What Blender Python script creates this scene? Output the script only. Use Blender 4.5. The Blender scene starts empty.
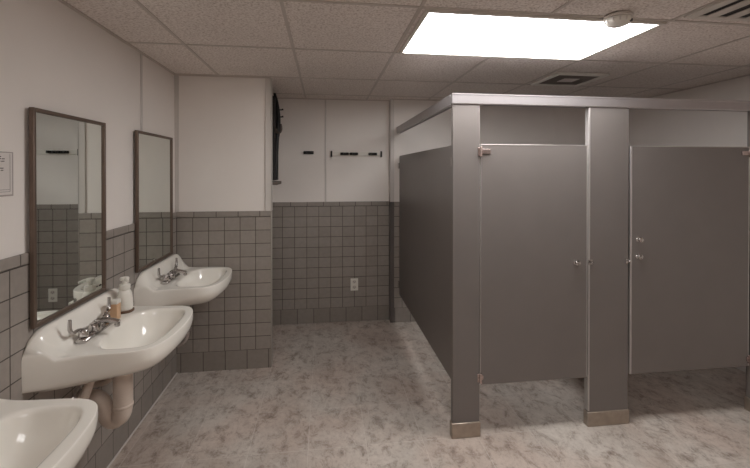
import bpy, bmesh, math, random
from mathutils import Vector, Matrix
random.seed(7)
PI = math.pi
scene = bpy.context.scene
C = scene.collection

# ------------------------------------------------------------------ helpers
def lin(c):
    c /= 255.0
    return c / 12.92 if c <= 0.04045 else ((c + 0.055) / 1.055) ** 2.4
def rgb(r, g, b): return (lin(r), lin(g), lin(b), 1.0)

def new_mat(name):
    m = bpy.data.materials.new(name); m.use_nodes = True
    nt = m.node_tree
    return m, nt, nt.nodes['Principled BSDF']
def N(nt, kind, **kw):
    n = nt.nodes.new(kind)
    for k, v in kw.items(): setattr(n, k, v)
    return n
def noise(nt, vec, scale, detail=4, rough=0.55, dist=0.0):
    n = N(nt, 'ShaderNodeTexNoise'); n.inputs['Scale'].default_value = scale
    n.inputs['Detail'].default_value = detail; n.inputs['Roughness'].default_value = rough
    n.inputs['Distortion'].default_value = dist
    nt.links.new(vec, n.inputs['Vector']); return n.outputs['Fac']
def ramp(nt, fac, stops):
    r = N(nt, 'ShaderNodeValToRGB'); e = r.color_ramp.elements
    while len(e) < len(stops): e.new(0.5)
    for el, (p, c) in zip(e, stops): el.position = p; el.color = c
    nt.links.new(fac, r.inputs['Fac']); return r.outputs['Color']
def mix(nt, fac, a, b, mode='MIX'):
    m = N(nt, 'ShaderNodeMix', data_type='RGBA', blend_type=mode)
    for sock, v in ((m.inputs[0], fac), (m.inputs[6], a), (m.inputs[7], b)):
        if isinstance(v, (int, float)): sock.default_value = v
        elif isinstance(v, tuple): sock.default_value = v
        else: nt.links.new(v, sock)
    return m.outputs[2]
def bump(nt, bsdf, h, strength, dist):
    b = N(nt, 'ShaderNodeBump'); b.inputs['Strength'].default_value = strength; b.inputs['Distance'].default_value = dist
    nt.links.new(h, b.inputs['Height']); nt.links.new(b.outputs['Normal'], bsdf.inputs['Normal'])
def pos(nt): return N(nt, 'ShaderNodeNewGeometry').outputs['Position']
def obco(nt): return N(nt, 'ShaderNodeTexCoord').outputs['Object']

def plain(name, col, rough=0.5, metal=0.0, var=0.06, scale=9.0, spec=0.5, coat=0.0):
    m, nt, b = new_mat(name)
    f = noise(nt, pos(nt), scale, 5)
    lo = tuple(c * (1 - var) for c in col[:3]) + (1,); hi = tuple(min(1, c * (1 + var)) for c in col[:3]) + (1,)
    nt.links.new(ramp(nt, f, [(0.3, lo), (0.7, hi)]), b.inputs['Base Color'])
    b.inputs['Roughness'].default_value = rough; b.inputs['Metallic'].default_value = metal
    b.inputs['Specular IOR Level'].default_value = spec; b.inputs['Coat Weight'].default_value = coat
    b.inputs['Coat Roughness'].default_value = 0.08
    return m

def tile_mat(name, axis, u0, w, h, z0, col, grout, mortar=0.0029):
    m, nt, b = new_mat(name)
    p = pos(nt); s = N(nt, 'ShaderNodeSeparateXYZ'); nt.links.new(p, s.inputs[0])
    def shift(o, v):
        a = N(nt, 'ShaderNodeMath', operation='SUBTRACT'); nt.links.new(o, a.inputs[0]); a.inputs[1].default_value = v; return a.outputs[0]
    cb = N(nt, 'ShaderNodeCombineXYZ')
    nt.links.new(shift(s.outputs['X' if axis == 'x' else 'Y'], u0 - 40 * w), cb.inputs[0])
    nt.links.new(shift(s.outputs['Z'], z0 - 20 * h), cb.inputs[1])
    br = N(nt, 'ShaderNodeTexBrick', offset=0.0, squash=1.0)
    br.inputs['Scale'].default_value = 1.0; br.inputs['Mortar Size'].default_value = mortar
    br.inputs['Mortar Smooth'].default_value = 0.25; br.inputs['Bias'].default_value = 0.0
    br.inputs['Brick Width'].default_value = w; br.inputs['Row Height'].default_value = h
    br.inputs['Color1'].default_value = tuple(c * .94 for c in col[:3]) + (1,)
    br.inputs['Color2'].default_value = tuple(c * 1.06 for c in col[:3]) + (1,)
    br.inputs['Mortar'].default_value = grout
    nt.links.new(cb.outputs[0], br.inputs['Vector'])
    f = noise(nt, p, 30, 3)
    c2 = mix(nt, 0.25, br.outputs['Color'], ramp(nt, f, [(0.3, (.6, .6, .6, 1)), (0.7, (1, 1, 1, 1))]), 'MULTIPLY')
    nt.links.new(c2, b.inputs['Base Color'])
    inv = N(nt, 'ShaderNodeMath', operation='SUBTRACT'); inv.inputs[0].default_value = 1; nt.links.new(br.outputs['Fac'], inv.inputs[1])
    bump(nt, b, inv.outputs[0], 0.5, 0.002)
    b.inputs['Roughness'].default_value = 0.38; b.inputs['Specular IOR Level'].default_value = 0.4
    return m

TILE = rgb(152, 144, 137); GROUT = rgb(78, 70, 65)
Z_CAP0, Z_CAP1, Z_BASE = 1.256, 1.302, 0.156
M = {}
M['panel'] = plain('white_wall_panel', rgb(232, 226, 221), 0.42, var=0.025, scale=2.0, spec=0.35)
M['panel_stall'] = plain('pale_stall_wall_paint', rgb(232, 225, 220), 0.5, var=0.03, scale=2.0, spec=0.3)
M['batten'] = plain('white_batten', rgb(205, 199, 194), 0.4, var=0.02)
M['dark_edge'] = plain('dark_grey_edge', rgb(96, 89, 86), 0.4, var=0.03)
M['porcelain'] = plain('white_porcelain', rgb(236, 232, 224), 0.09, var=0.012, scale=4, spec=0.5, coat=0.3)
M['chrome'] = plain('worn_chrome', rgb(190, 186, 184), 0.16, 1.0, 0.12, 30)
M['bronze'] = plain('brown_metal_frame', rgb(112, 96, 86), 0.42, 0.55, 0.06, 14)
M['stall'] = plain('grey_powder_coat', rgb(118, 112, 109), 0.36, 0.0, 0.03, 5, spec=0.5)
M['stall_edge'] = plain('bare_metal_edge', rgb(186, 182, 179), 0.33, 0.55, 0.05, 9)
M['bullnose'] = plain('grey_bullnose_tile', rgb(162, 154, 147), 0.38, var=0.04)
M['rail'] = plain('satin_aluminium', rgb(178, 173, 174), 0.36, 0.75, 0.05, 8)
M['shoe'] = plain('brushed_bronze_shoe', rgb(170, 158, 146), 0.38, 0.65, 0.1, 22)
M['black'] = plain('black_rubber', rgb(22, 20, 20), 0.55, 0, 0.2, 30)
M['dark_slot'] = plain('dark_slot', rgb(34, 30, 29), 0.7, 0, 0.1, 30)
M['vent_dark'] = plain('dusty_dark_grille', rgb(112, 102, 95), 0.6, 0.1, 0.12, 30)
M['white_plastic'] = plain('white_plastic', rgb(226, 222, 214), 0.35, 0, 0.02, 10)
M['metal_white'] = plain('white_enamel', rgb(205, 198, 191), 0.4, 0, 0.03, 10)
M['pipe_cover'] = plain('off_white_pipe_cover', rgb(205, 190, 178), 0.5, 0, 0.05, 12)
M['tan'] = plain('tan_soap', rgb(206, 168, 134), 0.45, 0, 0.06, 20)
M['brown_ring'] = plain('brown_tray', rgb(104, 78, 62), 0.5, 0, 0.08, 30)
M['paper'] = plain('white_paper', rgb(214, 208, 204), 0.6, 0, 0.02, 20)
M['ink'] = plain('grey_print', rgb(95, 88, 86), 0.7, 0, 0.1, 60)
M['sleeve'] = plain('clear_sleeve_edge', rgb(178, 170, 166), 0.25, 0, 0.03, 20)
M['copper'] = plain('tarnished_hinge_metal', rgb(182, 166, 161), 0.25, 0.85, 0.25, 60)

m, nt, b = new_mat('mirror_glass')
f = noise(nt, pos(nt), 6, 3)
nt.links.new(ramp(nt, f, [(0.3, (.80, .84, .81, 1)), (0.7, (.83, .87, .84, 1))]), b.inputs['Base Color'])
b.inputs['Metallic'].default_value = 1.0; b.inputs['Roughness'].default_value = 0.015
M['mirror'] = m

m, nt, b = new_mat('lit_diffuser')
f = noise(nt, pos(nt), 200, 2)
b.inputs['Base Color'].default_value = (.9, .9, .9, 1)
nt.links.new(ramp(nt, f, [(0.3, (1.0, .98, .965, 1)), (0.7, (1.0, .988, .975, 1))]), b.inputs['Emission Color'])
b.inputs['Emission Strength'].default_value = 11.0
M['diffuser'] = m
m2 = m.copy(); m2.name = 'fill_light_diffuser'; m2.node_tree.nodes['Principled BSDF'].inputs['Emission Strength'].default_value = 4.5  # weaker emission for the added fill light behind the camera
M['diffuser_fill'] = m2

# ceiling: speckled mineral fibre tiles
m, nt, b = new_mat('mineral_fibre_ceiling')
p = pos(nt)
f1 = noise(nt, p, 84, 4, 0.65); f2 = noise(nt, p, 2.5, 2)
c1 = ramp(nt, f1, [(0.34, rgb(190, 177, 170)), (0.5, rgb(228, 219, 213)), (0.66, rgb(238, 231, 226))])
nt.links.new(mix(nt, 0.12, c1, ramp(nt, f2, [(0.3, (.6, .6, .6, 1)), (0.7, (1, 1, 1, 1))]), 'MULTIPLY'), b.inputs['Base Color'])
bump(nt, b, f1, 0.35, 0.004); b.inputs['Roughness'].default_value = 0.9
b.inputs['Specular IOR Level'].default_value = 0.1
M['ceiling'] = m
M['tbar'] = plain('painted_ceiling_grid', rgb(192, 182, 175), 0.5, 0, 0.03, 10)

# floor: stone-look tiles
m, nt, b = new_mat('stone_look_floor')
p = pos(nt)
mp = N(nt, 'ShaderNodeMapping'); mp.inputs['Scale'].default_value = (1.0, 0.75, 1.0); mp.inputs['Rotation'].default_value = (0, 0, 0.6)
nt.links.new(p, mp.inputs['Vector']); v = mp.outputs[0]
f_big = noise(nt, v, 2.6, 6, 0.62, 0.5); f_mid = noise(nt, v, 12.0, 12, 0.80, 0.4); f_fine = noise(nt, v, 46, 8, 0.75, 0.3)
f_tint = noise(nt, p, 1.5, 4, 0.6, 0.3)
c = ramp(nt, f_mid, [(0.34, rgb(130, 118, 109)), (0.42, rgb(170, 160, 151)), (0.50, rgb(199, 191, 183)), (0.68, rgb(214, 207, 199))])
c = mix(nt, 0.42, c, ramp(nt, f_fine, [(0.34, (.58, .55, .53, 1)), (0.48, (.96, .95, .94, 1)), (0.7, (1, 1, 1, 1))]), 'MULTIPLY')
c = mix(nt, 0.5, c, ramp(nt, f_big, [(0.38, (.74, .71, .69, 1)), (0.54, (1, 1, 1, 1))]), 'MULTIPLY')
c = mix(nt, 0.5, c, ramp(nt, f_tint, [(0.40, (1, 1, 1, 1)), (0.58, (.93, .79, .74, 1))]), 'MULTIPLY')
br = N(nt, 'ShaderNodeTexBrick', offset=0.0, squash=1.0)
mp2 = N(nt, 'ShaderNodeMapping'); mp2.inputs['Location'].default_value = (10 * .343 + .095, 10 * .4 - 2.33 + 4.0, 0)
nt.links.new(p, mp2.inputs['Vector']); nt.links.new(mp2.outputs[0], br.inputs['Vector'])
for k, vv in (('Scale', 1.0), ('Mortar Size', .0022), ('Mortar Smooth', .4), ('Bias', 0), ('Brick Width', .343), ('Row Height', .4)): br.inputs[k].default_value = vv
br.inputs['Color1'].default_value = (.87, .865, .86, 1); br.inputs['Color2'].default_value = (1, 1, 1, 1); br.inputs['Mortar'].default_value = (1, 1, 1, 1)
c = mix(nt, 0.9, c, br.outputs['Color'], 'MULTIPLY')
sm = N(nt, 'ShaderNodeMath', operation='MULTIPLY'); nt.links.new(br.outputs['Fac'], sm.inputs[0]); sm.inputs[1].default_value = 0.5
c = mix(nt, sm.outputs[0], c, rgb(206, 200, 193))
nt.links.new(c, b.inputs['Base Color']); bump(nt, b, f_fine, 0.12, 0.002)
nt.links.new(ramp(nt, f_mid, [(0.3, (.5, .5, .5, 1)), (0.7, (.36, .36, .36, 1))]), b.inputs['Roughness'])
b.inputs['Specular IOR Level'].default_value = 0.4
M['floor'] = m

M['tile_left'] = tile_mat('grey_wall_tile_left', 'y', 1.662, 0.1235, 0.1097, Z_BASE + .0005, TILE, GROUT)
M['tile_chase'] = tile_mat('grey_wall_tile_chase', 'x', -0.441, 0.1235, 0.1097, Z_BASE + .0005, TILE, GROUT)
M['tile_back'] = tile_mat('grey_wall_tile_back', 'x', 0.705, 0.1275, 0.1097, Z_BASE + .0005, TILE, GROUT)
M['tile_cap_y'] = tile_mat('grey_cap_tile_y', 'y', 1.714, 0.173, 0.3, Z_CAP0 - .12, TILE, GROUT)
M['tile_cap_x'] = tile_mat('grey_cap_tile_x', 'x', -0.53, 0.173, 0.3, Z_CAP0 - .12, TILE, GROUT)
M['tile_base_y'] = tile_mat('grey_base_tile_y', 'y', 1.70, 0.173, 0.5, -.2, tuple(c * .9 for c in TILE[:3]) + (1,), GROUT)
M['tile_base_x'] = tile_mat('grey_base_tile_x', 'x', -0.46, 0.173, 0.5, -.2, tuple(c * .9 for c in TILE[:3]) + (1,), GROUT)

def obj(name, bm, mat, parent=None, smooth=None, bevel=0.0, seg=2):
    me = bpy.data.meshes.new(name)
    bmesh.ops.recalc_face_normals(bm, faces=bm.faces[:])
    bm.to_mesh(me); bm.free()
    mats = mat if isinstance(mat, (list, tuple)) else [mat]
    for q in mats: me.materials.append(M[q])
    o = bpy.data.objects.new(name, me); C.objects.link(o)
    if smooth is not None:
        me.shade_smooth()
        me.set_sharp_from_angle(angle=math.radians(smooth))
    if bevel:
        bv = o.modifiers.new('bevel', 'BEVEL'); bv.width = bevel; bv.segments = seg; bv.limit_method = 'ANGLE'; bv.angle_limit = math.radians(40)
        bv.harden_normals = False
        if smooth is None: me.shade_smooth(); me.set_sharp_from_angle(angle=math.radians(35))
    if parent: o.parent = parent
    return o
def thing(name, label, cat, loc=(0, 0, 0), group=None):
    o = bpy.data.objects.new(name, None); C.objects.link(o); o.location = loc; o.empty_display_size = .05
    return tag(o, label, cat, group)
def tag(o, label, cat, group=None):
    o['label'] = label; o['category'] = cat
    if group: o['group'] = group
    return o
def struct(name, bm, mat, label=None, **kw):
    o = obj(name, bm, mat, **kw); o['kind'] = 'structure'
    if label: o['label'] = label
    return o
def box(x0, x1, y0, y1, z0, z1, bm=None, mi=0):
    bm = bm or bmesh.new()
    vs = [bm.verts.new((x, y, z)) for x in (x0, x1) for y in (y0, y1) for z in (z0, z1)]
    for q in ((0, 1, 3, 2), (4, 6, 7, 5), (0, 4, 5, 1), (2, 3, 7, 6), (0, 2, 6, 4), (1, 5, 7, 3)):
        f = bm.faces.new([vs[i] for i in q]); f.material_index = mi
    return bm
def tube(pts, r, n=14, bm=None, closed_ends=True, up=None):
    bm = bm or bmesh.new()
    pts = [Vector(p) for p in pts]; rs = r if isinstance(r, (list, tuple)) else [r] * len(pts)
    rings = []; prev = None
    for i, p in enumerate(pts):
        a = pts[max(i - 1, 0)]; c = pts[min(i + 1, len(pts) - 1)]
        t = (c - a).normalized()
        if prev is None:
            ref = Vector(up) if up else (Vector((0, 0, 1)) if abs(t.z) < .9 else Vector((1, 0, 0)))
            s = t.cross(ref).normalized()
        else:
            s = (prev - t * prev.dot(t)).normalized()
        prev = s; q = t.cross(s)
        rr = rs[i]
        ra, rb = rr if isinstance(rr, tuple) else (rr, rr)
        rings.append([bm.verts.new(p + s * (math.cos(k * 2 * PI / n) * ra) + q * (math.sin(k * 2 * PI / n) * rb)) for k in range(n)])
    for A, B in zip(rings, rings[1:]):
        for k in range(n): bm.faces.new((A[k], A[(k + 1) % n], B[(k + 1) % n], B[k]))
    if closed_ends: bm.faces.new(rings[0]); bm.faces.new(rings[-1])
    return bm
def curve_pts(ctrl, per=6):
    P = [Vector(p) for p in ctrl]; out = []
    for i in range(len(P) - 1):
        p0 = P[max(i - 1, 0)]; p1 = P[i]; p2 = P[i + 1]; p3 = P[min(i + 2, len(P) - 1)]
        for k in range(per):
            t = k / per
            out.append(.5 * ((2 * p1) + (p2 - p0) * t + (2 * p0 - 5 * p1 + 4 * p2 - p3) * t * t + (3 * p1 - p0 - 3 * p2 + p3) * t ** 3))
    out.append(P[-1]); return out
def lathe(prof, cx=0, cy=0, cz=0, n=28, bm=None, sx=1.0, sy=1.0, axis='z'):
    bm = bm or bmesh.new(); rings = []
    def P(r, h, a):
        u, w = math.cos(a) * r * sx, math.sin(a) * r * sy
        if axis == 'z': return (cx + u, cy + w, cz + h)
        if axis == 'y': return (cx + u, cy + h, cz + w)
        return (cx + h, cy + u, cz + w)
    for r, h in prof:
        rings.append([bm.verts.new(P(r, h, 2 * PI * k / n)) for k in range(n)])
    for A, B in zip(rings, rings[1:]):
        for k in range(n): bm.faces.new((A[k], A[(k + 1) % n], B[(k + 1) % n], B[k]))
    bm.faces.new(rings[0]); bm.faces.new(rings[-1])
    return bm

# ------------------------------------------------------------------ camera (from a least-squares fit)
F, YAW, PITCH, ROLL, SH, CH = 395.05, 0.1273, -0.0059, 0.0005, -60.3, 1.6298
r = Vector((math.cos(YAW), -math.sin(YAW), 0)); fw = Vector((math.sin(YAW), math.cos(YAW), 0)); up = Vector((0, 0, 1))
fw2 = fw * math.cos(PITCH) + up * math.sin(PITCH); up2 = -fw * math.sin(PITCH) + up * math.cos(PITCH)
r2 = r * math.cos(ROLL) + up2 * math.sin(ROLL); up3 = -r * math.sin(ROLL) + up2 * math.cos(ROLL)
cam = bpy.data.cameras.new('camera'); co = bpy.data.objects.new('camera', cam); C.objects.link(co)
co.matrix_world = Matrix(((r2.x, up3.x, -fw2.x, 0), (r2.y, up3.y, -fw2.y, 0), (r2.z, up3.z, -fw2.z, CH), (0, 0, 0, 1)))
cam.sensor_width = 36; cam.lens = 36 * F / 750; cam.shift_y = SH / 750; cam.clip_start = 0.02
scene.camera = co

# ------------------------------------------------------------------ the room
XL, YW, YB, YP, XR, H, YFR = -1.195, 3.368, 4.291, 4.200, 3.387, 2.407, -1.7
XC = -0.441          # free end of the chase wall
XS = 0.715           # left end of the stall back wall
YF = 2.321           # face of the stall front

struct('floor', box(XL - .1, XR + .1, YFR - .1, YB + .1, -.1, 0), 'floor')
struct('ceiling', box(XL - .1, XR + .1, YFR - .1, YB + .1, H, H + .1), 'ceiling')
struct('wall_left', box(XL - .1, XL, YFR, YB, 0, H), 'panel')
struct('wall_back', box(XL, XS, YB, YB + .1, 0, H), 'panel')
struct('wall_stall_back', box(XS, 1.36, YP, YB + .1, 0, H), 'panel')
struct('wall_stall_back_grey', box(1.36, XR, YP, YB + .1, 0, H), 'panel_stall')
struct('wall_right', box(XR, XR + .1, YFR, YB, 0, H), 'panel_stall')
struct('wall_front', box(XL - .1, XR + .1, YFR - .1, YFR, 0, H), 'panel')
bm = box(XL, XC, YW, YW + .05, 0, H); box(XL, -.556, YW + .05, YB, 0, H, bm)
struct('wall_chase', bm, 'panel')

# tile wainscots, cap rows and base rows, a little proud of the wall
T = 0.009
n_trim = [0]
def trim(bm, mat, **kw):
    n_trim[0] += 1
    return struct('trim_%d' % n_trim[0], bm, mat, **kw)
trim(box(XL, XL + T, YFR, YW, Z_BASE, Z_CAP0), 'tile_left')
trim(box(XL, XL + T + .002, YFR, YW, Z_CAP0, Z_CAP1), 'tile_cap_y', bevel=.005)
struct('baseboard_left', box(XL, XL + T + .002, YFR, YW, 0, Z_BASE), 'tile_base_y')
trim(box(XL + T, XC, YW - T, YW, Z_BASE, Z_CAP0), 'tile_chase')
trim(box(XL + T, XC + .002, YW - T - .002, YW, Z_CAP0, Z_CAP1), 'tile_cap_x', bevel=.005)
struct('baseboard_chase', box(XL + T, XC + .001, YW - T - .002, YW, 0, Z_BASE), 'tile_base_x')
trim(box(XC - .002, XC + .005, YW - T - .003, YW + .05, 0, Z_CAP1), 'bullnose', bevel=.004)      # bullnose at the free end
trim(box(-.556, XS, YB - T, YB, Z_BASE, Z_CAP0), 'tile_back')
trim(box(-.556, XS, YB - T - .002, YB, Z_CAP0, Z_CAP1), 'tile_cap_x', bevel=.005)
struct('baseboard_back', box(-.556, XS, YB - T - .002, YB, 0, Z_BASE), 'tile_base_x')
trim(box(-.556, -.547, YW + .05, YB - T, 0, Z_CAP1), 'tile_left')
trim(box(XS + .03, XR, YP - T, YP, Z_BASE, Z_CAP0), 'tile_back')
trim(box(XS + .03, XR, YP - T - .002, YP, Z_CAP0, Z_CAP1), 'tile_cap_x', bevel=.005)
struct('baseboard_stall', box(XS + .03, XR, YP - T - .002, YP, 0, Z_BASE), 'tile_base_x')
# dark corner strip where the stall wall steps forward
trim(box(XS - .012, XS + .03, YP - .014, YB - .002, 0, Z_CAP1), 'dark_edge', bevel=.004)
trim(box(XS - .012, XS + .03, YP - .010, YB - .002, Z_CAP1, H), 'batten', bevel=.004)
# battens over the panel joints
for y in (-.9, 0.33, 1.55, 2.774):
    trim(box(XL, XL + .006, y - .012, y + .012, Z_CAP1, H), 'batten', bevel=.003)
trim(box(XL, XL + .012, YW - .012, YW, Z_CAP1, H), 'batten')
trim(box(XL, XL + .03, YW - .007, YW, Z_CAP1, H), 'batten')
trim(box(XC - .046, XC + .006, YW - .010, YW, Z_CAP1, H), 'batten', bevel=.003)
trim(box(XC, XC + .006, YW - .010, YW + .05, Z_CAP1, H), 'batten')
trim(box(.003, .021, YB - .006, YB, Z_CAP1, H), 'batten', bevel=.003)
trim(box(2.585, 2.61, YP - .006, YP, Z_CAP1, H), 'panel_stall', bevel=.003)
# caulk line along the floor
trim(box(XL + T + .002, XL + T + .010, YFR, YW - T - .002, 0, .006), 'batten')

# suspended ceiling grid and wall angles
bm = bmesh.new()
GX = (-.85, -.195, .452, 1.110, 1.768, 2.415, 3.06); GY = (-1.2, -.49, .22, .95, 1.826, 2.548, 3.325, 4.03)
LX0, LX1, LY0, LY1 = GX[2], GX[4], GY[4], GY[5]
for x in GX:
    segs = [(YFR, YB)]
    if x == GX[3]: segs = [(YFR, LY0), (LY1, YB)]
    if x == GX[1]: segs = [(YFR, GY[0]), (GY[1], YB)]
    for a, c_ in segs: box(x - .009, x + .009, a, c_, H - .004, H + .004, bm)
for y in GY: box(XL, XR, y - .009, y + .009, H - .0045, H + .0045, bm)
for (a, c_, d, e) in ((XL, XL + .02, YFR, YW), (XL, XC, YW - .022, YW), (XR - .022, XR, YFR, YP), (-.556, XS, YB - .022, YB), (XS, XR, YP - .022, YP), (-.556, -.535, YW + .05, YB)):
    box(a, c_, d, e, H - .006, H + .001, bm)
trim(bm, 'tbar')

# ------------------------------------------------------------------ ceiling fixtures
t = thing('ceiling_light', 'large lit rectangular ceiling light with white frame above the stall front', 'ceiling light', (1.11, 2.187, H))
def part(name, bm, mat, root, **kw):
    """a part built in world coordinates, hung under its thing"""
    o = obj(name, bm, mat, **kw)
    w = Vector((0, 0, 0)); q = root
    while q: w += Vector(q.location); q = q.parent
    o.data.transform(Matrix.Translation(-w)); o.parent = root
    return o

def light_fixture(t, LX0, LX1, LY0, LY1, dm='diffuser'):
    bm = bmesh.new()
    fr = .024
    x0, x1, y0, y1 = LX0 + .012, LX1 - .012, LY0 + .012, LY1 - .012
    for q in ((x0, x0 + fr, y0, y1), (x1 - fr, x1, y0, y1), (x0 + fr, x1 - fr, y0, y0 + fr), (x0 + fr, x1 - fr, y1 - fr, y1)):
        box(*q, H - .014, H - .0005, bm)
    part('light_frame', bm, 'metal_white', t, bevel=.003)
    part('diffuser', box(x0 + fr - .001, x1 - fr + .001, y0 + fr - .001, y1 - fr + .001, H - .008, H - .0005), dm, t)
light_fixture(t, LX0 + .014, LX1, LY0, LY1)
t = thing('ceiling_light', 'added unseen rectangular fill light over the entrance end of the room', 'ceiling light', (-.2, -.845, H))  # unseen fill light, added to brighten walls and ceiling
light_fixture(t, GX[0], GX[2], GY[0], GY[1], 'diffuser_fill')

t = thing('smoke_detector', 'round white smoke detector hanging beside the bright ceiling light', 'smoke detector', (1.445, 1.795, H))
part('base', lathe([(.062, 0), (.064, -.004), (.064, -.013), (.058, -.015)], 1.445, 1.795, H - .005), 'metal_white', t, smooth=40)
part('body', lathe([(.055, -.014), (.058, -.02), (.057, -.032), (.05, -.043), (.034, -.05), (.012, -.052)], 1.445, 1.795, H - .005), 'white_plastic', t, smooth=40)
bm = bmesh.new()
for a in range(12):
    an = a * PI / 6
    tube([(1.445 + math.cos(an) * .0585, 1.795 + math.sin(an) * .0585, H - .026), (1.445 + math.cos(an) * .0535, 1.795 + math.sin(an) * .0535, H - .042)], .004, 6, bm)
part('sensor_slots', bm, 'metal_white', t)
part('indicator', lathe([(.013, 0), (.013, -.010), (.005, -.012)], 1.476, 1.757, H - .034, 14), 'dark_slot', t, smooth=40)

t = thing('exhaust_fan', 'square ceiling exhaust fan grille above the left stall door', 'exhaust fan', (2.0, 3.07, H))
bm = bmesh.new(); x0, x1, y0, y1 = 1.80, 2.245, 2.87, 3.285
for q in ((x0, x0 + .04, y0, y1), (x1 - .04, x1, y0, y1), (x0 + .04, x1 - .04, y0, y0 + .04), (x0 + .04, x1 - .04, y1 - .04, y1)): box(*q, H - .02, H - .001, bm)
part('frame', bm, 'white_plastic', t, bevel=.006)
part('backing', box(x0 + .03, x1 - .03, y0 + .03, y1 - .03, H - .004, H - .0015), 'vent_dark', t)
bm = bmesh.new()
for k in range(15):
    y = y0 + .052 + k * .0224
    box(x0 + .04, x1 - .04, y - .005, y + .005, H - .012, H - .005, bm)
part('louvres', bm, 'vent_dark', t)
part('hub_plate', box(1.955, 2.09, 3.02, 3.135, H - .016, H - .0125), 'metal_white', t, bevel=.003)

t = thing('air_return_grille', 'louvred air return grille in the ceiling right of the smoke detector', 'air vent', (2.09, 1.47, H))
bm = bmesh.new(); x0, x1, y0, y1 = GX[4] + .012, GX[5] - .012, 1.15, GY[4] - .06
for q in ((x0, x0 + .055, y0, y1), (x1 - .03, x1, y0, y1), (x0 + .055, x1 - .03, y0, y0 + .03), (x0 + .055, x1 - .03, y1 - .03, y1)): box(*q, H - .012, H - .001, bm)
part('frame', bm, 'metal_white', t, bevel=.003)
part('backing', box(x0 + .028, x1 - .028, y0 + .028, y1 - .028, H - .004, H - .0015), 'dark_slot', t)
bm = bmesh.new()
for x in (x0 + .125, x0 + .235, x0 + .345, x0 + .455): box(x - .030, x + .030, y0 + .029, y1 - .029, H - .010, H - .006, bm)
part('louvres', bm, 'metal_white', t)

# ------------------------------------------------------------------ wash basins
def smoothstep(t): t = max(0, min(1, t)); return t * t * (3 - 2 * t)
BW = .312           # half width
BX, BHX, BHY = .304, .136, .246     # bowl centre distance from wall, half sizes
ZR = .862
def basin_outline():
    half = [(x_ * .972, y_) for x_, y_ in [(0.0, -.366), (.05, -.350), (.11, -.328), (.18, -.310), (.26, -.303), (.34, -.299), (.405, -.287), (.452, -.256), (.481, -.200), (.496, -.13), (.503, -.06), (.505, 0)]]
    pts = [Vector((x, y, 0)) for x, y in half] + [Vector((x, -y, 0)) for x, y in half[-2::-1]]
    return curve_pts(pts, 6)
OUT = basin_outline()
def ray_outline(a):
    d = Vector((math.cos(a), math.sin(a))); o = Vector((BX, 0)); best = None
    P = [Vector((q.x, q.y)) for q in OUT]
    for A, B in zip(P, P[1:] + P[:1]):
        e = B - A; den = d.x * e.y - d.y * e.x
        if abs(den) < 1e-12: continue
        w = A - o; s = (w.x * e.y - w.y * e.x) / den; u = (w.x * d.y - w.y * d.x) / den
        if s > 1e-6 and -1e-6 <= u <= 1 + 1e-6 and (best is None or s < best): best = s
    return best
def ray_bowl(a):
    n = 3.0 if math.cos(a) < 0 else 3.7
    return ((abs(math.cos(a)) / BHX) ** n + (abs(math.sin(a)) / BHY) ** n) ** (-1 / n)
def z_top(x, y):
    q = max(0.0, min(1.0, (abs(y) - .270) / .100))
    return ZR + .116 * smoothstep((.094 - x) / .070) * math.sqrt(max(0.0, 1 - q * q)) ** 1.0
def basin_bm():
    bm = bmesh.new(); n = 112
    ang = [2 * PI * k / n for k in range(n)]
    cor = math.atan2(-.366, -BX) % (2 * PI)
    for c_ in (cor, 2 * PI - cor):
        i = min(range(n), key=lambda k: abs(ang[k] - c_)); ang[i] = c_
    rb = [ray_bowl(a) for a in ang]; ro = [ray_outline(a) for a in ang]
    rings = []
    def ring(fr, fz):
        R = []
        for a, b_, o_ in zip(ang, rb, ro):
            rr = fr(a, b_, o_); x = BX + rr * math.cos(a); y = rr * math.sin(a)
            R.append(bm.verts.new((x, y, fz(x, y, a, rr, b_, o_))))
        rings.append(R)
    for s in (.06, .16, .3, .44, .58, .70, .80, .88, .93, .965, .985, 1.0):
        dep = .135 * (1 - s ** 4.6) + .0
        ring(lambda a, b_, o_: b_ * s, lambda x, y, a, rr, b_, o_: ZR - .006 - dep - .012 * (1 - s ** 2))
    ring(lambda a, b_, o_: b_ + min(.006, .1 * (o_ - b_)), lambda x, y, *q: max(z_top(x, y), ZR) - .002)
    for s in (.16, .28, .40, .50, .60, .68, .76, .83, .89, .94):
        ring(lambda a, b_, o_: b_ + (o_ - b_) * s, lambda x, y, *q: z_top(x, y))
    wall = lambda x: x < .004
    ring(lambda a, b_, o_: b_ + (o_ - b_) * .975, lambda x, y, *q: z_top(x, y) - .002)
    ring(lambda a, b_, o_: o_ * .9965, lambda x, y, *q: z_top(x, y) - .007)
    ring(lambda a, b_, o_: o_, lambda x, y, *q: z_top(x, y) - .016)
    def zb(x, y): return .752 + .055 * smoothstep((x - .10) / .36)
    ring(lambda a, b_, o_: o_, lambda x, y, *q: .5 * (z_top(x, y) + zb(x, y)))
    ring(lambda a, b_, o_: o_ * .997, lambda x, y, *q: zb(x, y) + .012)
    ring(lambda a, b_, o_: o_ * (.985 if math.cos(a) > -.6 else 1), lambda x, y, *q: zb(x, y))
    for s, dz in ((.95, -.014), (.86, -.036), (.72, -.06), (.52, -.078), (.3, -.088), (.12, -.092)):
        ring(lambda a, b_, o_: o_ * s, lambda x, y, a, rr, b_, o_: .80 + dz - .045 * (1 - smoothstep((x - .1) / .38)) * s)
    for A, B in zip(rings, rings[1:]):
        for k in range(n): bm.faces.new((A[k], A[(k + 1) % n], B[(k + 1) % n], B[k]))
    bm.faces.new(rings[0]); bm.faces.new(rings[-1])
    return bm

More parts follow.
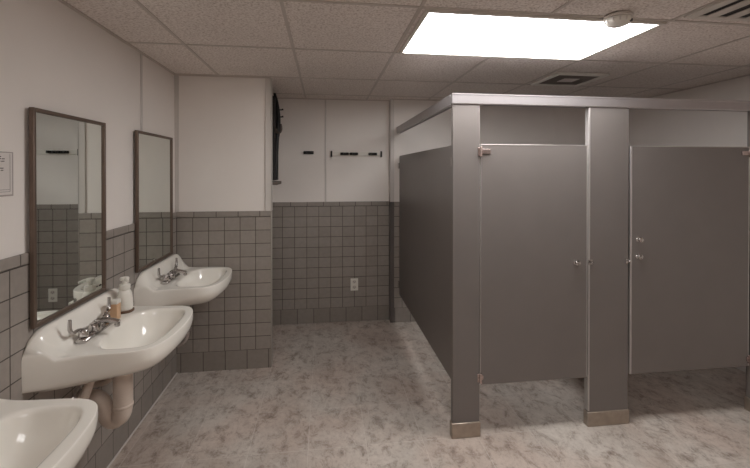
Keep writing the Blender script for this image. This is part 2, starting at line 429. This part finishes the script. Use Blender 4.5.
def lever(sgn):
    """a curled blade handle, sgn -1 = near side, 1 = far side"""
    pts = curve_pts([(.128, sgn * .088, .914), (.122, sgn * .108, .922), (.116, sgn * .135, .922), (.113, sgn * .150, .930), (.112, sgn * .157, .950), (.112, sgn * .156, .985)], 6)
    rs = []
    for i in range(len(pts)):
        u = i / (len(pts) - 1); rs.append((.0075 + .0035 * math.sin(PI * u), .0075 - .002 * u))
    bm = tube(pts, rs, 12)
    lathe([(.019, .0), (.0205, .006), (.0205, .022), (.017, .030), (.008, .033)], .130, sgn * .09, .888, 20, bm)
    return bm

def make_basin(yc, label, insulated):
    t = thing('wall_hung_washbasin', label, 'washbasin', (XL + T, yc, 0), 'wall hung white basins in a row')
    obj('basin', basin_bm(), 'porcelain', t, smooth=62)
    # centreset faucet
    bm = tube([(.130, -.118, .872), (.130, -.112, .872), (.130, .112, .872), (.130, .118, .872)], [(.016, .010), (.026, .014), (.026, .014), (.016, .010)], 16)
    lathe([(.027, 0), (.028, .012), (.025, .026), (.021, .036), (.012, .04)], .128, 0, .876, 20, bm)
    f = obj('faucet', bm, 'chrome', t, smooth=50)
    sp = curve_pts([(.120, 0, .898), (.135, 0, .918), (.165, 0, .926), (.205, 0, .921), (.236, 0, .912)], 5)
    bm = tube(sp, [(.020 - .006 * i / (len(sp) - 1), .014 - .003 * i / (len(sp) - 1)) for i in range(len(sp))], 14)
    lathe([(.0115, 0), (.0115, -.014), (.0095, -.016)], .228, 0, .908, 16, bm)
    obj('spout', bm, 'chrome', f, smooth=50)
    for s in (-1, 1): obj('handle', lever(s), 'chrome', f, smooth=50)
    # drain and overflow
    f.location = (-.020, -.068, 0)
    obj('drain', lathe([(.026, -.004), (.030, .001), (.028, .003), (.021, .0015), (.004, .0015)], BX, 0, .7105, 24), 'chrome', t, smooth=40)
    for s in (-1, 1):
        xx = BX + BHX * .925; bm = lathe([(.0085, -.004), (.0085, .002)], 0, 0, 0, 14, axis='x')
        bmesh.ops.transform(bm, matrix=Matrix.Translation((xx - .004, s * .024, .820)) @ Matrix.Rotation(-.75, 4, 'Y'), verts=bm.verts[:])
        obj('overflow_hole', bm, 'dark_slot', t)
    # trap and supplies
    tx = .200
    mat = 'pipe_cover' if insulated else 'chrome'
    R = .043 if insulated else .021
    bm = tube([(tx, 0, .715), (tx, 0, .46)] + [(tx - .085 + .085 * math.cos(a), -.0, .46 - .085 * math.sin(a)) for a in [k * PI / 10 for k in range(1, 10)]] + [(tx - .17, 0, .46), (tx - .175, 0, .50), (tx - .20, 0, .525), (.0, 0, .53)], R, 18) if not insulated else \
        tube(curve_pts([(tx, 0, .718), (tx, 0, .62), (tx, 0, .49), (tx - .008, 0, .432), (tx - .04, 0, .402), (tx - .072, 0, .425), (tx - .085, 0, .475), (tx - .11, 0, .512), (tx - .14, 0, .522), (.0, 0, .525)], 4), [R] * 14 + [R * .86] * 23, 20)
    tr = obj('trap_pipe', bm, mat, t, smooth=60)
    if insulated:
        for z in (.47,): obj('band', lathe([(.0435, 0), (.0455, .003), (.0455, .013), (.0435, .016)], tx, 0, z, 22), 'pipe_cover', tr, smooth=40)
    else:
        obj('slip_nut', lathe([(.024, 0), (.029, .004), (.029, .026), (.024, .03)], tx, 0, .47, 8), mat, tr)
    obj('wall_flange', lathe([(.058, 0.0), (.056, .006), (R + .004, .012)], 0, 0, .525 if insulated else .53, 22, axis='x'), 'chrome', t, smooth=40)
    for s in (-1, 1):
        r_ = .019 if insulated else .007
        y = s * .10
        bm = tube(curve_pts([(.128, y, .80), (.125, y, .72), (.10, y * 1.15, .62), (.07, y * 1.25, .545), (.0, y * 1.25, .53)], 5), r_, 12)
        obj('supply_pipe', bm, mat, t, smooth=60)
    return t
make_basin(3.012, 'white wall-hung washbasin farthest away, against the end wall in the corner under the farther mirror', False)
make_basin(2.085, 'white wall-hung washbasin with the soap pump on its corner', True)
make_basin(1.155, 'nearest white wall-hung washbasin, cut off at the bottom left corner', True)

# ------------------------------------------------------------------ mirrors
def make_mirror(y0, y1, label):
    z0, z1 = .990, 1.889; X = XL + T + .003
    t = thing('wall_mirror', label, 'mirror', (X, (y0 + y1) / 2, z0), 'mirrors over the basins')
    w, d = .017, .019
    bm = bmesh.new()
    for q in ((y0, y0 + w, z0, z1), (y1 - w, y1, z0, z1), (y0 + w, y1 - w, z0, z0 + w), (y0 + w, y1 - w, z1 - w, z1)): box(X, X + d, q[0], q[1], q[2], q[3], bm)
    part('frame', bm, 'bronze', t, bevel=.003)
    part('mirror_glass', box(X, X + .010, y0 + w - .002, y1 - w + .002, z0 + w - .002, z1 - w + .002), 'mirror', t)
make_mirror(1.757, 2.292, 'nearer tall framed mirror, reflecting the hook rail and outlet')
make_mirror(2.654, 3.236, 'farther tall framed mirror next to the wall corner')

# ------------------------------------------------------------------ on the middle basin
dx, dy = XL + T + .100, 2.085 + .232
t = thing('soap_dispenser', 'white foaming soap pump bottle on the corner of the middle washbasin', 'soap dispenser', (dx, dy, ZR))
part('tray_ring', lathe([(.044, 0), (.046, .003), (.045, .011), (.038, .012)], dx, dy, ZR, 26), 'brown_ring', t, smooth=40)
part('bottle', lathe([(.036, .0), (.039, .006), (.040, .02), (.038, .055), (.035, .085), (.030, .100), (.024, .108), (.020, .112)], dx, dy, ZR + .012, 26), 'white_plastic', t, smooth=45)
part('collar', lathe([(.026, 0), (.028, .003), (.028, .024), (.024, .028), (.012, .029)], dx, dy, ZR + .122, 24), 'white_plastic', t, smooth=40)
bm = lathe([(.011, 0), (.011, .024), (.022, .026), (.023, .034), (.020, .039), (.008, .041)], dx, dy, ZR + .148, 20)
tube([(dx, dy, ZR + .179), (dx + .02, dy - .022, ZR + .180), (dx + .036, dy - .040, ZR + .174)], [.011, .009, .007], 12, bm)
part('pump_head', bm, 'white_plastic', t, smooth=45)

sx_, sy_ = XL + T + .105, 2.085 + .135
t = thing('soap_box', 'small tan soap carton behind the faucet of the middle washbasin', 'soap carton', (sx_, sy_, .875))
bx = XL + T + .110
t.location = (bx, 2.200, ZR)
part('carton', box(bx - .018, bx + .018, 2.180, 2.220, ZR, ZR + .082), 'tan', t, bevel=.004)
part('lid', box(bx - .019, bx + .019, 2.179, 2.221, ZR + .082, ZR + .102), 'white_plastic', t, bevel=.004)

# ------------------------------------------------------------------ notice on the left wall
X = XL; ny0, ny1, nz0, nz1 = 1.44, 1.690, 1.535, 1.703
t = thing('wall_notice', 'white printed notice in a clear sleeve beside the nearer mirror', 'notice', (X, 1.55, nz0))
part('sleeve', box(X + .0005, X + .004, ny0, ny1, nz0, nz1), 'sleeve', t, bevel=.001)
part('sheet', box(X + .004, X + .0052, ny0 + .006, ny1 - .008, nz0 + .006, nz1 - .004), 'paper', t)
bm = bmesh.new()
for z, e in ((1.684, 1.63), (1.676, 1.653), (1.667, 1.645), (1.641, 1.648), (1.633, 1.640)):
    y = ny0 + .03
    while y < e - .006:
        w = random.uniform(.008, .022); box(X + .0052, X + .0056, y, min(y + w, e), z - .0018, z + .0018, bm); y += w + .004
for z in (1.560, 1.552): box(X + .0052, X + .0056, ny0 + .012, ny1 - .018, z - .0006, z + .0006, bm)
box(X + .0052, X + .0056, ny1 - .019, ny1 - .018, 1.552, 1.695, bm)
part('print', bm, 'ink', t)

# ------------------------------------------------------------------ back wall: outlet, hook, tool rail
t = thing('wall_outlet', 'white electrical outlet low on the tiled back wall', 'outlet', (.322, YB - T, .33))
yy = YB - T
part('cover_plate', box(.281, .363, yy - .006, yy, .335, .468), 'white_plastic', t, bevel=.003)
for z in (.372, .431):
    so = part('socket', lathe([(.021, 0), (.021, -.003)], .322, yy - .005, z, 20, sy=.85, axis='y'), 'metal_white', t, smooth=40)
    for k in (-.008, .008): part('slot', box(.322 + k - .0016, .322 + k + .0016, yy - .0092, yy - .0078, z - .003, z + .008), 'dark_slot', so)
    part('ground_hole', box(.3195, .3245, yy - .0092, yy - .0078, z - .012, z - .007), 'dark_slot', so)

t = thing('hanging_hook', 'small black hook alone on the white back wall, left of the tool rail', 'hook', (-.168, YB, 1.83))
part('plate', box(-.222, -.114, YB - .012, YB, 1.813, 1.847), 'black', t, bevel=.004)
for xx in (-.195, -.14):
    part('hook', tube(curve_pts([(xx, YB - .008, 1.835), (xx, YB - .035, 1.827), (xx, YB - .055, 1.826), (xx, YB - .062, 1.843)], 5), .007, 10), 'black', t, smooth=60)

t = thing('tool_rail', 'white mop holder rail with black grips on the back wall', 'tool rail', (.345, YB, 1.815))
part('backplate', box(.080, .612, YB - .012, YB, 1.796, 1.842), 'white_plastic', t, bevel=.003)
for xx in (.072, .612): part('end_cap', box(xx - .004, xx + .012, YB - .034, YB, 1.786, 1.850), 'black', t, bevel=.003)
for xx in (.215, .315, .522):
    bm = box(xx - .046, xx + .046, YB - .040, YB - .012, 1.806, 1.832)
    for q in (-.026, .026): lathe([(.014, -.013), (.016, -.008), (.016, .008), (.014, .013)], xx + q, YB - .046, 1.819, 16, bm)
    part('grip', bm, 'black', t, bevel=.002)

# ------------------------------------------------------------------ black hanging hose on the side of the chase wall
hx = -.476
t = thing('hanging_hose', 'black hose and strap hanging high on the side of the chase wall', 'hose', (hx, 3.85, 1.5))
part('bracket_board', box(-.556, hx + .022, 3.70, 4.02, 1.545, 2.32), 'dark_slot', t, bevel=.004)
part('hose', tube(curve_pts([(hx + .018, 3.80, 1.56), (hx + .024, 3.81, 1.75), (hx + .030, 3.83, 1.95), (hx + .040, 3.86, 2.10), (hx + .036, 3.87, 2.20), (hx + .026, 3.84, 2.30), (hx + .012, 3.80, 2.36)], 6), [.020] * 13 + [.024 - .0006 * k for k in range(24)], 14), 'black', t, smooth=60)
part('strap', tube(curve_pts([(hx + .026, 3.72, 2.02), (hx + .046, 3.80, 1.985), (hx + .060, 3.88, 2.03), (hx + .046, 3.95, 2.09)], 6), [(.016, .003)] * 19, 10), 'vent_dark', t, smooth=60)
for z in (2.235, 2.165):
    part('peg', tube([(hx + .02, 3.98, z), (hx + .055, 3.98, z), (hx + .074, 3.98, z + .006)], [.006, .006, .010], 10), 'black', t, smooth=60)
part('ledge', box(-.556, hx + .050, 3.68, 4.04, 1.505, 1.535), 'vent_dark', t, bevel=.004)

# ------------------------------------------------------------------ toilet stalls
TH = .028
ZT, ZB = 1.796, .313
st = thing('stall_partition', 'grey metal toilet stall partition with overhead rail and floor posts', 'stall partition', (.765, YF, 0))
def pilaster(x0, x1):
    o = part('pilaster', box(x0, x1, YF, YF + .034, .004, 2.052), 'stall', st, bevel=.0045, seg=3)
    sh = obj('shoe', box(x0 - .005 - .765, x1 + .005 - .765, -.007, .041, 0, .092), 'shoe', None, bevel=.004)
    sh.location = (0, 0, 0); sh.parent = o
    return o
pilaster(.774, .947); pw = pilaster(1.669, 1.949); pilaster(2.862, 3.380)
es = part('edge_strip', box(1.6675, 1.679, YF - .0012, YF + .0355, .1, 2.036), 'stall_edge', st, bevel=.002)
# headrail: a channel running along the front and one back to the wall
def rail_profile_bm(a, c_, axis):
    # cross-section (d, z), d = across, 0 = outer face
    prof = [(-.010, 2.104), (-.010, 2.096), (-.008, 2.092), (-.008, 2.044), (-.004, 2.038), (.004, 2.038), (.004, 2.050), (.030, 2.050), (.030, 2.038), (.034, 2.038), (.037, 2.044), (.037, 2.092), (.040, 2.096), (.040, 2.104)]
    bm = bmesh.new(); ends = []
    for e in (a, c_):
        ends.append([bm.verts.new((e, YF + d, z) if axis == 'x' else (.780 + d, e, z)) for d, z in prof])
    k = len(prof)
    for i in range(k): bm.faces.new((ends[0][i], ends[0][(i + 1) % k], ends[1][(i + 1) % k], ends[1][i]))
    for e in ends: bm.faces.new(e)
    return bm
part('headrail', rail_profile_bm(.768, XR, 'x'), 'rail', st)
part('headrail', rail_profile_bm(YF + .05, YP - .002, 'y'), 'rail', st)
# side panel and the divider between the two stalls
part('side_panel', box(.792, .792 + TH, YF + .052, YP - .055, ZB, ZT), 'stall', st, bevel=.006, seg=3)
part('divider_panel', box(1.79, 1.79 + TH, YF + .052, YP - .030, ZB, ZT), 'stall', st, bevel=.006, seg=3)
for z in (.42, 1.69):
    for xx in (.792, 1.79):
        part('wall_bracket', box(xx - .008, xx + TH + .008, YP - .070, YP - (T if z < Z_CAP1 else 0), z - .03, z + .03), 'chrome', st, bevel=.003)
        part('post_bracket', box(xx - .008, xx + TH + .008, YF + .034, YF + .070, z - .03, z + .03), 'chrome', st, bevel=.003)
# keepers on the posts
def keeper(x, z, w=.030):
    bm = box(x - w / 2, x + w / 2, YF - .004, YF, z - .016, z + .016)
    tube([(x + w * .15, YF - .001, z), (x + w * .15, YF - .020, z), (x - w * .25, YF - .026, z)], [.006, .006, .007], 10, bm)
    return part('latch_keeper', bm, 'chrome', st, bevel=.0015)
keeper(1.682, 1.052); keeper(1.938, 1.052, .018)

def stall_door(x0, x1, hinge_left, label, knobs, ew=.0045):
    d = thing('stall_door', label, 'stall door', (x0, YF, ZB), 'grey stall doors')
    part('door_panel', box(x0, x1, YF + .003, YF + .003 + TH, ZB, ZT), 'stall', d, bevel=.005, seg=3)
    # folded edge cap round the leaf
    e = .0045
    bm = bmesh.new()
    box(x0 - .0008, x0 + ew, YF + .0015, YF + TH + .0045, ZB + .003, ZT, bm); box(x1 - e, x1 + .0008, YF + .0015, YF + TH + .0045, ZB + .003, ZT, bm)
    box(x0 - .0008, x1 + .0008, YF + .0015, YF + TH + .0045, ZT - e, ZT + .0008, bm)
    part('edge_cap', bm, 'stall_edge', d, bevel=.0015)
    hxx = x0 if hinge_left else x1
    sg = 1 if hinge_left else -1
    for z in (ZT - .045, ZB + .048):
        al = .062 if z > 1 else .018
        bm = box(min(hxx, hxx + sg * al), max(hxx, hxx + sg * al), YF - .004, YF + .003, z - .012, z + .016)
        box(min(hxx - sg * .020, hxx + sg * .010), max(hxx - sg * .020, hxx + sg * .010), YF - .005, YF - .0005, z - .026, z + .026, bm)
        tube([(hxx - sg * .001, YF - .010, z - .030), (hxx - sg * .001, YF - .010, z + .030)], .008, 10, bm)
        part('hinge', bm, 'copper', d, bevel=.0012)
    for kx, kz, kind in knobs:
        if kind == 'knob':
            part('latch_knob', lathe([(.016, .003), (.017, .0), (.010, -.006), (.009, -.014), (.015, -.020), (.016, -.028), (.010, -.033), (.003, -.034)], kx, YF, kz, 20, axis='y'), 'chrome', d, smooth=40)
        else:
            part('coat_bumper', lathe([(.013, .003), (.013, -.004), (.007, -.006), (.007, -.022), (.011, -.026), (.009, -.032), (.003, -.033)], kx, YF, kz, 18, axis='y'), 'chrome', d, smooth=40)
stall_door(.951, 1.662, True, 'left grey stall door between the corner post and the wide post', [(1.582, 1.054, 'knob')])
stall_door(1.962, 2.846, False, 'right grey stall door, wider and darker, cut by the right edge', [(2.018, 1.190, 'knob'), (2.016, 1.080, 'knob')], .013)

# ------------------------------------------------------------------ world and colour management
w = bpy.data.worlds.new('world'); scene.world = w; w.use_nodes = True
w.node_tree.nodes['Background'].inputs[0].default_value = (.5, .47, .44, 1)
w.node_tree.nodes['Background'].inputs[1].default_value = 0.0
vs = scene.view_settings
vs.view_transform = 'Standard'; vs.look = 'None'; vs.gamma = 1.0; vs.use_curve_mapping = False
vs.exposure = 0.74
cy = scene.cycles
cy.use_denoising = True
cy.max_bounces = 14; cy.diffuse_bounces = 8; cy.glossy_bounces = 6
cy.sample_clamp_indirect = 4.0
